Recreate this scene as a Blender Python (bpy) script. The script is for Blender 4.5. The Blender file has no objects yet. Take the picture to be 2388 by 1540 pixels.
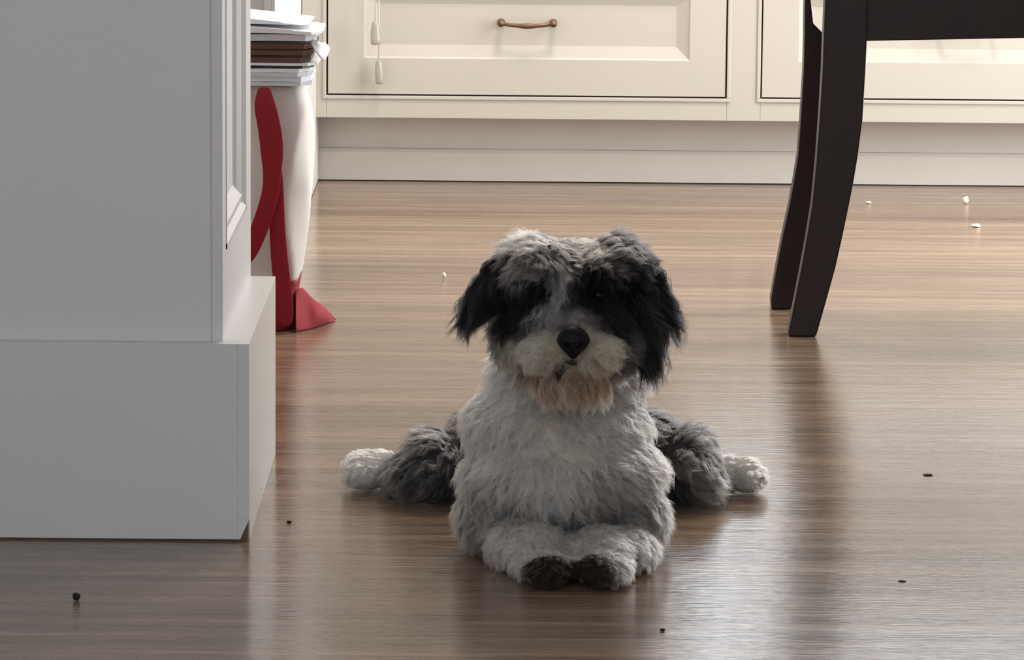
import bpy, bmesh, math, random
import numpy as np
from mathutils import Vector, Matrix, noise

random.seed(7)
rng = np.random.default_rng(11)
scene = bpy.context.scene
COL = scene.collection

# ------------------------------------------------------------------ camera
F = 9500.0                       # focal length in pixels of the 2388 x 1540 frame
W, HT = 2388.0, 1540.0
CAMH = 0.9
yd = Vector(((1187 - W/2)/F, (HT/2 + 745)/F, -1.0)).normalized()      # world +Y seen from the camera
xd = Vector((1.0, -0.0088, 0.0)); xd.z = -(xd.x*yd.x + xd.y*yd.y)/yd.z; xd.normalize()
zd = xd.cross(yd).normalized()
R = Matrix((xd, yd, zd))          # camera -> world
cam_data = bpy.data.cameras.new('camera')
cam = bpy.data.objects.new('camera', cam_data); COL.objects.link(cam)
cam_data.sensor_width = 36.0
cam_data.lens = 36.0*F/W
cam_data.clip_end = 60
cam.matrix_world = Matrix.Translation((0, 0, CAMH)) @ R.to_4x4()
scene.camera = cam
RN = np.array(R)
IN = RN.T

def ray(px, py):
    return R @ Vector(((px - W/2)/F, (HT/2 - py)/F, -1.0))
def P(px, py, d):
    r = ray(px, py); k = d/r.y
    return Vector((r.x*k, d, CAMH + r.z*k))
def G(px, py, z=0.0):
    r = ray(px, py); k = (z - CAMH)/r.z
    return Vector((r.x*k, r.y*k, z))
def PX(px, py, X):
    r = ray(px, py); k = X/r.x
    return Vector((X, r.y*k, CAMH + r.z*k))

# ------------------------------------------------------------------ colour management, world, light
scene.view_settings.view_transform = 'Standard'
scene.view_settings.look = 'None'
scene.view_settings.gamma = 1.0
scene.view_settings.exposure = 0.0
scene.view_settings.use_curve_mapping = False

world = bpy.data.worlds.new('world'); scene.world = world
world.use_nodes = True
bg = world.node_tree.nodes['Background']
bg.inputs[0].default_value = (0.86, 0.92, 1.0, 1)
bg.inputs[1].default_value = 0.8

def area(name, loc, rot, sx, sy, power, color, spread=180):
    l = bpy.data.lights.new(name, 'AREA'); l.shape = 'RECTANGLE'
    l.size = sx; l.size_y = sy; l.energy = power; l.color = color; l.spread = math.radians(spread)
    o = bpy.data.objects.new(name, l); COL.objects.link(o)
    o.location = loc; o.rotation_euler = rot
    return o
# daylight through the glazed garden door of the kitchen (right wall) and the window over the worktop
area('garden_door_daylight', (1.50, 6.38, 1.05), (0, math.radians(90), 0), 1.9, 1.05, 54, (1.0, 0.99, 0.98))
area('back_window_daylight', (0.88, 7.86, 1.385), (math.radians(-90), 0, 0), 1.05, 1.1, 13, (0.86, 0.93, 1.0))
# fill light added behind the camera to lift the near wall and the dog
area('rear_fill_light', (-0.4, -0.5, 1.5), (math.radians(90), 0, 0), 3.2, 1.6, 26, (0.93, 0.96, 1.0))
# ceiling lamp of the kitchen
area('kitchen_ceiling_lamp', (0.3, 6.4, 2.36), (0, 0, 0), 0.5, 0.5, 38, (1.0, 0.86, 0.70))

# ------------------------------------------------------------------ helpers
def mat(name, color, rough=0.5, metal=0.0, coat=0.0, spec=0.5, noise_amt=0.0, noise_scale=8.0, bump=0.0, bump_scale=200.0, sub=0.0, trans=0.0):
    m = bpy.data.materials.new(name); m.use_nodes = True
    nt = m.node_tree; b = nt.nodes['Principled BSDF']
    b.inputs['Base Color'].default_value = (*color, 1)
    b.inputs['Roughness'].default_value = rough
    b.inputs['Metallic'].default_value = metal
    b.inputs['Coat Weight'].default_value = coat
    b.inputs['Specular IOR Level'].default_value = spec
    b.inputs['Transmission Weight'].default_value = trans
    tc = nt.nodes.new('ShaderNodeTexCoord')
    if noise_amt > 0:
        n = nt.nodes.new('ShaderNodeTexNoise'); n.inputs['Scale'].default_value = noise_scale
        n.inputs['Detail'].default_value = 5
        nt.links.new(tc.outputs['Object'], n.inputs['Vector'])
        mx = nt.nodes.new('ShaderNodeMix'); mx.data_type = 'RGBA'
        c0 = [max(0, c*(1 - noise_amt)) for c in color]; c1 = [min(1, c*(1 + noise_amt)) for c in color]
        mx.inputs[6].default_value = (*c0, 1); mx.inputs[7].default_value = (*c1, 1)
        nt.links.new(n.outputs['Fac'], mx.inputs[0]); nt.links.new(mx.outputs[2], b.inputs['Base Color'])
    if bump > 0:
        n2 = nt.nodes.new('ShaderNodeTexNoise'); n2.inputs['Scale'].default_value = bump_scale
        nt.links.new(tc.outputs['Object'], n2.inputs['Vector'])
        bp = nt.nodes.new('ShaderNodeBump'); bp.inputs['Strength'].default_value = bump
        bp.inputs['Distance'].default_value = 0.002
        nt.links.new(n2.outputs['Fac'], bp.inputs['Height']); nt.links.new(bp.outputs[0], b.inputs['Normal'])
    return m

def obj(name, bm, m, parent=None, smooth=False, bevel=0.0):
    me = bpy.data.meshes.new(name)
    bmesh.ops.recalc_face_normals(bm, faces=bm.faces)
    bm.to_mesh(me); bm.free()
    if smooth:
        for p in me.polygons: p.use_smooth = True
    me.materials.append(m)
    o = bpy.data.objects.new(name, me); COL.objects.link(o)
    if parent: o.parent = parent
    if bevel > 0:
        md = o.modifiers.new('bevel', 'BEVEL'); md.width = bevel; md.segments = 2; md.limit_method = 'ANGLE'
    return o
def tag(o, label=None, cat=None, group=None, kind=None):
    if label: o['label'] = label
    if cat: o['category'] = cat
    if group: o['group'] = group
    if kind: o['kind'] = kind
    return o
def struct(name, bm, m, bevel=0.0, label=None, smooth=False):
    o = obj(name, bm, m, bevel=bevel, smooth=smooth); o['kind'] = 'structure'
    if label: o['label'] = label
    return o
def thing(name, label, cat, loc=(0, 0, 0), group=None):
    o = bpy.data.objects.new(name, None); COL.objects.link(o); o.location = loc
    o.empty_display_size = 0.05
    return tag(o, label, cat, group)
def local(o, parent):            # parent keeping world placement (parents only translate here)
    o.parent = parent; o.matrix_parent_inverse = Matrix.Translation(-Vector(parent.location)); return o
def box(bm, x0, x1, y0, y1, z0, z1):
    vs = [bm.verts.new((x, y, z)) for z in (z0, z1) for y in (y0, y1) for x in (x0, x1)]
    for f in ((0,1,3,2),(4,6,7,5),(0,4,5,1),(2,3,7,6),(0,2,6,4),(1,5,7,3)):
        bm.faces.new([vs[i] for i in f])
def prism(bm, pts, a, b, fn):    # 2D polygon extruded from a to b, fn(u,v,w)->xyz
    lo = [bm.verts.new(fn(u, v, a)) for u, v in pts]; hi = [bm.verts.new(fn(u, v, b)) for u, v in pts]
    n = len(pts)
    bm.faces.new(lo); bm.faces.new(hi[::-1])
    for i in range(n):
        bm.faces.new((lo[i], lo[(i+1) % n], hi[(i+1) % n], hi[i]))
def tube(bm, pts, r, seg=10, caps=True):
    rings = []
    n = len(pts)
    for i, p in enumerate(pts):
        p = Vector(p)
        t = (Vector(pts[min(i+1, n-1)]) - Vector(pts[max(i-1, 0)])).normalized()
        a = t.cross(Vector((0, 0, 1)))
        if a.length < 0.1: a = t.cross(Vector((0, 1, 0)))
        a.normalize(); b = t.cross(a)
        rr = r[i] if isinstance(r, (list, tuple)) else r
        rings.append([bm.verts.new(p + (a*math.cos(2*math.pi*k/seg) + b*math.sin(2*math.pi*k/seg))*rr) for k in range(seg)])
    for i in range(n-1):
        for k in range(seg):
            bm.faces.new((rings[i][k], rings[i][(k+1) % seg], rings[i+1][(k+1) % seg], rings[i+1][k]))
    if caps:
        bm.faces.new(rings[0][::-1]); bm.faces.new(rings[-1])
def lerp(a, b, t): return a + (b - a)*t

# ------------------------------------------------------------------ materials
M_wall = mat('shaded_white_paint', (0.72, 0.71, 0.72), 0.45, noise_amt=0.02, noise_scale=14, bump=0.15, bump_scale=120)
M_trim = mat('satin_white_trim', (0.72, 0.71, 0.695), 0.32, noise_amt=0.02)
M_cab = mat('cream_cabinet_paint', (0.485, 0.46, 0.405), 0.36, noise_amt=0.025, noise_scale=5)
M_toe = mat('toe_kick_paint', (0.68, 0.64, 0.58), 0.45, noise_amt=0.06, noise_scale=12)
M_gap = mat('dark_cabinet_inside', (0.14, 0.06, 0.04), 0.8)
M_ceil = mat('ceiling_white', (0.72, 0.71, 0.69), 0.8)
M_stone = mat('brown_worktop', (0.16, 0.13, 0.10), 0.25, noise_amt=0.2, noise_scale=30)
M_bronze = mat('aged_bronze', (0.17, 0.10, 0.065), 0.38, metal=0.75, noise_amt=0.2, noise_scale=80)
M_raw = mat('bare_chipped_wood', (0.13, 0.085, 0.05), 0.8, noise_amt=0.3, noise_scale=60)

def floor_material():
    m = bpy.data.materials.new('oiled_strand_floorboards'); m.use_nodes = True
    nt = m.node_tree; N = nt.nodes; L = nt.links; b = N['Principled BSDF']
    tc = N.new('ShaderNodeTexCoord')
    # boards
    mp = N.new('ShaderNodeMapping'); L.new(tc.outputs['Object'], mp.inputs[0]); mp.inputs['Location'].default_value = (2.2, 0.03, 0)
    br = N.new('ShaderNodeTexBrick'); L.new(mp.outputs[0], br.inputs['Vector'])
    br.inputs['Scale'].default_value = 1.0; br.inputs['Brick Width'].default_value = 9.0; br.inputs['Row Height'].default_value = 0.083
    br.inputs['Mortar Size'].default_value = 0.0005; br.inputs['Mortar Smooth'].default_value = 0.3
    br.inputs['Color1'].default_value = (0.0, 0.0, 0.0, 1); br.inputs['Color2'].default_value = (1, 1, 1, 1); br.inputs['Mortar'].default_value = (0.2, 0.2, 0.2, 1)
    def streak(sx, sy, detail):
        q = N.new('ShaderNodeMapping'); q.inputs['Scale'].default_value = (sx, sy, 1)
        L.new(tc.outputs['Object'], q.inputs[0])
        n = N.new('ShaderNodeTexNoise'); n.inputs['Scale'].default_value = 1.0; n.inputs['Detail'].default_value = detail
        n.inputs['Roughness'].default_value = 0.6
        L.new(q.outputs[0], n.inputs['Vector']); return n
    s1 = streak(1.6, 34, 3); s2 = streak(6, 230, 4); s3 = streak(2.2, 9, 2); s4 = streak(28, 150, 2)
    def math_(op, a, bv):
        x = N.new('ShaderNodeMath'); x.operation = op
        for i, v in enumerate((a, bv)):
            if isinstance(v, (int, float)): x.inputs[i].default_value = v
            else: L.new(v, x.inputs[i])
        return x.outputs[0]
    a = math_('ADD', math_('MULTIPLY', s1.outputs['Fac'], 0.75), math_('MULTIPLY', s2.outputs['Fac'], 0.45))
    a = math_('ADD', a, math_('MULTIPLY', br.outputs['Color'], 0.14))
    a = math_('ADD', a, math_('MULTIPLY', s4.outputs['Fac'], 0.16))
    a = math_('SUBTRACT', a, 0.25)
    cr = N.new('ShaderNodeValToRGB'); L.new(a, cr.inputs[0])
    e = cr.color_ramp.elements
    e[0].position = 0.18; e[0].color = (0.07, 0.043, 0.028, 1)
    e[1].position = 0.85; e[1].color = (0.45, 0.325, 0.225, 1)
    k = cr.color_ramp.elements.new(0.5); k.color = (0.225, 0.152, 0.104, 1)
    mx = N.new('ShaderNodeMix'); mx.data_type = 'RGBA'
    L.new(br.outputs['Fac'], mx.inputs[0]); L.new(cr.outputs[0], mx.inputs[6]); mx.inputs[7].default_value = (0.12, 0.075, 0.05, 1)
    L.new(mx.outputs[2], b.inputs['Base Color'])
    rr = N.new('ShaderNodeMapRange'); L.new(s1.outputs['Fac'], rr.inputs[0])
    rr.inputs[3].default_value = 0.10; rr.inputs[4].default_value = 0.22
    L.new(rr.outputs[0], b.inputs['Roughness'])
    b.inputs['Specular IOR Level'].default_value = 0.65
    bp = N.new('ShaderNodeBump'); bp.inputs['Strength'].default_value = 0.5; bp.inputs['Distance'].default_value = 0.0012
    hh = math_('ADD', math_('MULTIPLY', s1.outputs['Fac'], 0.8), math_('MULTIPLY', s3.outputs['Fac'], 1.4))
    hh = math_('ADD', hh, math_('MULTIPLY', s2.outputs['Fac'], 0.65))
    hh = math_('ADD', hh, math_('MULTIPLY', s4.outputs['Fac'], 0.9))
    hh = math_('SUBTRACT', hh, math_('MULTIPLY', br.outputs['Fac'], 0.25))
    L.new(hh, bp.inputs['Height']); L.new(bp.outputs[0], b.inputs['Normal'])
    return m
M_floor = floor_material()

# ------------------------------------------------------------------ room shell
bm = bmesh.new(); box(bm, -2.6, 2.3, -0.6, 8.2, -0.05, 0.0)
struct('floor', bm, M_floor)
bm = bmesh.new(); box(bm, -2.6, 2.3, -0.6, 8.2, 2.4, 2.45)
struct('ceiling', bm, M_ceil)
# right wall of the kitchen with the opening of the garden door
bm = bmesh.new()
box(bm, 1.48, 1.62, 5.1, 5.8, 0, 2.4); box(bm, 1.48, 1.62, 6.95, 8.0, 0, 2.4); box(bm, 1.48, 1.62, 5.8, 6.95, 2.05, 2.4)
box(bm, 1.62, 2.3, 5.0, 5.12, 0, 2.4); box(bm, 2.3, 2.4, -0.6, 5.12, 0, 2.4)
struct('wall_right', bm, M_wall)
# back wall with window above the worktop
CF = 7.25                        # cabinet face plane
bm = bmesh.new()
box(bm, -2.6, 0.35, 7.85, 8.0, 0, 2.4); box(bm, 1.42, 1.48, 7.85, 8.0, 0, 2.4)
box(bm, 0.35, 1.42, 7.85, 8.0, 0, 0.82); box(bm, 0.35, 1.42, 7.85, 8.0, 1.95, 2.4)
struct('wall_back', bm, mat('taupe_wall_paint', (0.20, 0.18, 0.16), 0.6, noise_amt=0.03))
bm = bmesh.new(); box(bm, -2.6, -2.5, -0.6, 8.0, 0, 2.4)
struct('wall_side', bm, M_wall)

# ------------------------------------------------------------------ near wall end (left) with its baseboard
a = G(581, 1264); b_ = G(641, 1060)
bx = a.x; y0 = a.y; y1 = b_.y
zb = P(581, 803, y0).z
xw = P(517, 800, y0).x           # side face of the wall above the baseboard
yf = y0 + 0.018
bm = bmesh.new()
# body behind the panelled side: recess between p0..p1 above z_r
p0 = PX(527, 583, xw); p1 = PX(573, 488, xw)
zr = 0.5*(p0.z + p1.z)
yb = y1 - 0.005
dpt = 0.012
box(bm, -2.5, xw - dpt, yf, yb, zb - 0.05, 2.4)
box(bm, xw - dpt, xw, yf, p0.y, zb - 0.05, 2.4)
box(bm, xw - dpt, xw, p1.y, yb, zb - 0.05, 2.4)
box(bm, xw - dpt, xw, p0.y, p1.y, zb - 0.05, zr)
wl = struct('wall_left', bm, M_wall, bevel=0.0015, label='grey-white end of the partition wall nearest the camera')
# panel moulding inside the recess
bm = bmesh.new()
def mould_side(y_out, y_in):
    s = 1 if y_in > y_out else -1
    pts = [(xw - dpt, y_out), (xw + 0.001, y_out), (xw + 0.001, y_out + s*0.006), (xw - 0.004, y_out + s*0.014),
           (xw - 0.003, y_out + s*0.026), (xw - 0.008, y_out + s*0.036), (xw - dpt, y_out + s*0.042)]
    prism(bm, pts, zr, 2.4, lambda u, v, w: (u, v, w))
mould_side(p0.y, p1.y); mould_side(p1.y, p0.y)
pts = [(xw - dpt, zr), (xw + 0.001, zr), (xw + 0.001, zr + 0.005), (xw - 0.004, zr + 0.012), (xw - 0.003, zr + 0.02), (xw - dpt, zr + 0.034)]
prism(bm, pts, p0.y, p1.y, lambda u, v, w: (u, w, v))
struct('trim_1', bm, M_trim, label='moulded panel trim on the side of the near wall end')
# baseboard : L profile, lifted 2 mm, with a chipped lower corner
bm = bmesh.new()
lift = 0.0022
box(bm, -2.5, bx - 0.012, y0, yf + 0.002, lift, zb)
box(bm, bx - 0.012, bx, y0, y1, 0.024, zb)
prism(bm, [(bx - 0.012, lift), (bx - 0.0095, lift), (bx - 0.006, 0.010), (bx, 0.0235), (bx, 0.024), (bx - 0.012, 0.024)], y0, y0 + 0.012,
      lambda u, v, w: (u, w, v))
box(bm, bx - 0.012, bx, y0 + 0.012, y1, 0.0, 0.024)
box(bm, xw - 0.02, bx - 0.012, yf, y1, 0.0, zb)
struct('baseboard_left', bm, M_trim, bevel=0.0016, label='tall white baseboard round the near wall end')
bm = bmesh.new(); box(bm, -2.5, bx - 0.004, y0 + 0.004, yf + 0.001, 0, 0.02)
box(bm, bx - 0.012, bx - 0.0015, y0 + 0.0015, y0 + 0.011, 0, 0.0235)
struct('trim_2', bm, M_raw, label='bare wood showing at the chipped baseboard corner')

# ------------------------------------------------------------------ far wall end left of the cabinets
XF = -0.405*CAMH; XBF = -0.3755*CAMH
yF0 = 6.33
bm = bmesh.new(); box(bm, -2.5, XF, yF0, 7.85, 0, 2.4)
struct('wall_left_far', bm, M_wall, bevel=0.004, label='wall end beside the cabinet run, behind the bag')
bm = bmesh.new()
box(bm, XF - 0.01, XBF, yF0 - 0.025, 7.34, 0.002, zb)
box(bm, -2.5, XF - 0.01, yF0 - 0.025, yF0, 0.002, zb)
struct('baseboard_left_far', bm, M_trim, bevel=0.002, label='white baseboard of the wall beside the cabinets')
bm = bmesh.new()
box(bm, XF, XF + 0.006, yF0 - 0.004, yF0 + 0.03, zb, 2.4)
box(bm, XF - 0.012, XF, yF0 - 0.004, yF0, zb, 2.4)
struct('trim_3', bm, M_trim, bevel=0.001, label='narrow corner bead on the far wall end')

# ------------------------------------------------------------------ cabinets
cab = thing('kitchen_cabinet', 'cream painted base cabinet run with wide inset drawers along the back wall', 'cabinet', (0.4, 7.5, 0))
xL = XF + 0.001; xR = 1.42
zface = P(1200, 278, CF).z
ztop = 0.68
dx0 = P(765, 150, CF).x; dx1 = P(1692, 150, CF).x
ex0 = P(1778, 150, CF).x; ex1 = ex0 + (dx1 - dx0)
zd0 = P(1228, 222, CF).z
zd1 = 0.418
rows = [(zd0, zd1), (0.440, 0.645)]
colsx = [(dx0, dx1), (ex0, min(ex1, xR - 0.03))]
# carcass
bm = bmesh.new(); box(bm, xL, xR, CF + 0.02, 7.845, zface, ztop)
local(obj('carcass', bm, M_gap), cab)
# face frame with bead round each opening
bm = bmesh.new()
xs = [xL, dx0 - 0.003, dx1 + 0.003, ex0 - 0.003, colsx[1][1] + 0.003, xR]
for i in (0, 2, 4): box(bm, xs[i], xs[i+1], CF, CF + 0.02, zface, ztop)
zz = [zface, rows[0][0] - 0.003, rows[0][1] + 0.003, rows[1][0] - 0.003, rows[1][1] + 0.003, ztop]
for i in (0, 2, 4):
    for c in (1, 3): box(bm, xs[c], xs[c+1], CF, CF + 0.02, zz[i], zz[i+1])
# sub-bead
for (cx0, cx1) in colsx:
    for (r0, r1) in rows:
        x0_, x1_, z0_, z1_ = cx0 - 0.003, cx1 + 0.003, r0 - 0.003, r1 + 0.003
        t = 0.0065; pr = 0.0028
        box(bm, x0_ - t, x1_ + t, CF - pr, CF + 0.001, z0_ - t, z0_)
        box(bm, x0_ - t, x1_ + t, CF - pr, CF + 0.001, z1_, z1_ + t)
        box(bm, x0_ - t, x0_, CF - pr, CF + 0.001, z0_, z1_)
        box(bm, x1_, x1_ + t, CF - pr, CF + 0.001, z0_, z1_)
local(obj('face_frame', bm, M_cab, bevel=0.0012), cab)
def drawer_front(x0, x1, z0, z1, inset, full):
    bm = bmesh.new()
    yF_, yP = CF - 0.0005, CF + 0.010
    ins = inset; bev = 0.024
    def ring(dx, y): return [bm.verts.new(v) for v in ((x0+dx, y, z0+dx), (x1-dx, y, z0+dx), (x1-dx, y, z1-dx), (x0+dx, y, z1-dx))]
    r0 = ring(0, CF + 0.02); r1 = ring(0, yF_); r2 = ring(ins, yF_); r3 = ring(ins + 0.003, yF_ + 0.003)
    r4 = ring(ins + bev, yP)
    for A, B in ((r0, r1), (r1, r2), (r2, r3), (r3, r4)):
        for i in range(4): bm.faces.new((A[i], A[(i+1) % 4], B[(i+1) % 4], B[i]))
    bm.faces.new(r4); bm.faces.new(r0[::-1])
    return bm
def pull(cx, cz):
    bm = bmesh.new()
    hw = 0.0465
    pts = []
    for i in range(17):
        t = i/16*2 - 1
        pts.append((cx + hw*t, CF + 0.010 - 0.030 + 0.006*t*t, cz - 0.004*(1 - t*t)))
    tube(bm, pts, [0.0034 + 0.0016*math.exp(-((i-8)/2.2)**2) for i in range(17)], 12)
    for s in (-1, 1):
        tube(bm, [(cx + s*hw, CF + 0.010, cz), (cx + s*hw, CF + 0.0, cz), (cx + s*hw, CF - 0.0165, cz + 0.0005), (cx + s*hw, CF - 0.021, cz + 0.0005)],
             [0.0072, 0.0055, 0.005, 0.0062], 12)
    return bm
for ci, (cx0, cx1) in enumerate(colsx):
    for ri, (r0, r1) in enumerate(rows):
        ins = 0.064 if ri == 0 else 0.05
        d = obj('drawer', drawer_front(cx0, cx1, r0, r1, ins, True), M_cab, bevel=0.0)
        local(d, cab)
        hx = 0.5*(dx0 + dx1) if ci == 0 else 0.5*(ex0 + ex1)
        hz = P(1228, 56, CF - 0.02).z if ri == 0 else 0.5*(r0 + r1)
        h = obj('handle', pull(hx, hz), M_bronze, smooth=True); h.parent = d
        if ri == 0 and ci == 0: h['label'] = 'slim aged bronze bow handle'
# toe kick
yT = G(1200, 425).y
zt = P(1200, 350, yT).z
bm = bmesh.new()
box(bm, xL, xR, yT + 0.016, yT + 0.04, 0.0, zface + 0.01)
local(obj('toe_kick', bm, M_toe), cab)
bm = bmesh.new()
prism(bm, [(yT, 0.0018), (yT, zt - 0.006), (yT + 0.004, zt), (yT + 0.017, zt), (yT + 0.017, 0.0018)], xL, xR, lambda u, v, w: (w, u, v))
local(obj('toe_board', bm, M_toe), cab)
bm = bmesh.new(); box(bm, XF + 0.001, 1.46, CF - 0.05, 7.845, 0.681, 0.72)  # worktop out of view, added for how it shapes the light
tag(obj('worktop', bm, M_stone, bevel=0.004), 'unseen brown stone worktop on the cream cabinets, included to shape the light', 'worktop')

# blind cords with tassels hanging in front of the left drawer
M_plastic = mat('yellowed_clear_plastic', (0.50, 0.47, 0.38), 0.25, noise_amt=0.15, noise_scale=60, trans=0.35)
M_cord = mat('cream_cord', (0.62, 0.57, 0.47), 0.8)
def tassel(px, ytop, ybot, wtop, wbot, label, dd):
    d = CF - dd
    c0 = P(px, ytop, d); c1 = P(px + 2, ybot, d); k = d/F
    t = thing('blind_cord', label, 'blind cord', (c0.x, c0.y, c0.z), 'blind cords over the left drawer')
    bm = bmesh.new()
    hh = c0.z - c1.z
    prof = [(0.0, 0.35), (0.04, 0.8), (0.12, 1.0), (0.5, 1.15), (0.8, 1.0), (0.93, 1.0), (1.0, 0.8)]
    pts = [(c0.x + (c1.x - c0.x)*s, d, c0.z - hh*s) for s, _ in prof]
    rr = [lerp(wtop, wbot, s)*0.5*k*q for s, q in prof]
    tube(bm, pts, rr, 16)
    local(obj('tassel', bm, M_plastic, smooth=True), t)
    bm = bmesh.new()
    pts = [(c0.x, d, c0.z - hh*0.3), (c0.x + 0.0006, d, c0.z + 0.06), (c0.x - 0.0006, d, c0.z + 0.16), (c0.x, d, 0.6805)]
    tube(bm, pts, 0.0013, 8)
    local(obj('cord', bm, M_cord, smooth=True), t)
tassel(875, 48, 104, 15, 27, 'shorter blind cord with the upper plastic tassel, hanging before the left drawer', 0.040)
tassel(883, 140, 196, 15, 19, 'longer blind cord with the lower slim tassel, hanging before the left drawer', 0.017)

# ------------------------------------------------------------------ chair
M_esp = mat('espresso_wood', (0.020, 0.008, 0.006), 0.36, noise_amt=0.35, noise_scale=25, spec=0.3)
M_esp2 = M_esp
M_leather = mat('black_leather', (0.012, 0.010, 0.012), 0.45, bump=0.3, bump_scale=90)
dn = 8550/(785 + 745.0); dfr = G(1820, 714).y
dn = G(1875, 786).y
chair = thing('dining_chair', 'espresso wood dining chair with curved rear legs seen from the side', 'chair', (P(1875, 786, dn).x, dn, 0))
nearE = [(786, 1841, 1902), (774, 1839, 1907), (710, 1852, 1925), (624, 1869, 1949), (552, 1882, 1965), (478, 1894, 1980.5), (429, 1899, 1990),
         (363, 1905, 2001), (280, 1911, 2012), (165, 1918, 2019), (79, 1921, 2023), (0, 1924, 2024)]
def leg_mesh(E, d, th):
    bm = bmesh.new()
    Ls = [P(l, y, d) for y, l, r in E]; Rs = [P(r, y, d) for y, l, r in E]
    # level foot
    Ls[0].z = 0.0; Rs[0].z = 0.0
    # above the frame: seat joint then back post raking backwards (to the left)
    l0, r0 = Ls[-1], Rs[-1]
    for dz, off, w in ((0.10, -0.008, 0.058), (0.20, -0.026, 0.050), (0.33, -0.06, 0.042), (0.46, -0.105, 0.036), (0.56, -0.145, 0.030)):
        Ls.append(Vector((l0.x + off, d, l0.z + dz))); Rs.append(Vector((l0.x + off + w, d, l0.z + dz)))
    n = len(Ls)
    v = []
    for L_, R_ in zip(Ls, Rs):
        v.append([bm.verts.new((L_.x, d, L_.z)), bm.verts.new((R_.x, d, R_.z)), bm.verts.new((R_.x, d + th, R_.z)), bm.verts.new((L_.x, d + th, L_.z))])
    for i in range(n - 1):
        for k in range(4): bm.faces.new((v[i][k], v[i][(k+1) % 4], v[i+1][(k+1) % 4], v[i+1][k]))
    bm.faces.new(v[0]); bm.faces.new(v[-1][::-1])
    return bm
local(obj('leg', leg_mesh(nearE, dn, 0.034), M_esp, bevel=0.0022), chair)
farE = [(716, 1800, 1845), (700, 1798, 1850), (624, 1811, 1868), (552, 1825, 1886), (478, 1841, 1904), (429, 1850, 1914),
        (363, 1861, 1928), (280, 1867, 1936), (165, 1874, 1942), (79, 1876, 1921), (55, 1876, 1897), (0, 1877, 1891)]
local(obj('leg', leg_mesh(farE, dfr - 0.034, 0.034), M_esp, bevel=0.0018), chair)
xa = P(2021, 97, dn).x; za0 = P(2022, 97, dn).z; za1 = P(2388, 90, dn).z
xb2 = P(2388, 90, dn).x
slope = (za1 - za0)/(xb2 - xa); xe = xa + 0.40
# front legs (beyond the right edge of the picture)
for d_ in (dn + 0.002, dfr - 0.034):
    bm = bmesh.new()
    zt_ = za0 + 0.07
    vs = []
    for z, x0_, x1_ in ((0, xe + 0.004, xe + 0.034), (0.2, xe + 0.001, xe + 0.038), (zt_, xe - 0.004, xe + 0.04)):
        vs.append([bm.verts.new(p) for p in ((x0_, d_, z), (x1_, d_, z), (x1_, d_ + 0.034, z), (x0_, d_ + 0.034, z))])
    for i in range(2):
        for k in range(4): bm.faces.new((vs[i][k], vs[i][(k+1) % 4], vs[i+1][(k+1) % 4], vs[i+1][k]))
    bm.faces.new(vs[0]); bm.faces.new(vs[-1][::-1])
    local(obj('leg', bm, M_esp, bevel=0.002), chair)
for d_ in (dn + 0.006, dfr - 0.028):
    bm = bmesh.new()
    q = [(xa - 0.004, za0), (xe, za0 + slope*(xe - xa)), (xe, za0 + 0.075), (xa - 0.004, za0 + 0.075)]
    prism(bm, q, d_, d_ + 0.022, lambda u, v, w: (u, w, v))
    local(obj('seat_rail', bm, M_esp, bevel=0.0015), chair)
for x_ in (xa - 0.03, xe + 0.004):
    bm = bmesh.new(); box(bm, x_, x_ + 0.022, dn + 0.034, dfr - 0.034, za0 + 0.004, za0 + 0.075)
    local(obj('seat_rail', bm, M_esp, bevel=0.0015), chair)
bm = bmesh.new(); box(bm, xa - 0.0, xe + 0.045, dn - 0.004, dfr + 0.004, za0 + 0.076, za0 + 0.125)
local(obj('seat', bm, M_leather, bevel=0.014), chair)
# backrest : top rail and slats between the posts
lx = P(1924, 0, dn).x; lz = P(1924, 0, dn).z
for dz, off in ((0.50, -0.120), (0.30, -0.052)):
    bm = bmesh.new()
    prism(bm, [(lx + off + 0.008, lz + dz - 0.03), (lx + off + 0.026, lz + dz - 0.03), (lx + off - 0.004 + 0.018, lz + dz + 0.045), (lx + off - 0.004, lz + dz + 0.045)],
          dn + 0.03, dfr - 0.03, lambda u, v, w: (u, w, v))
    local(obj('back_rail', bm, M_esp, bevel=0.002), chair)

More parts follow.
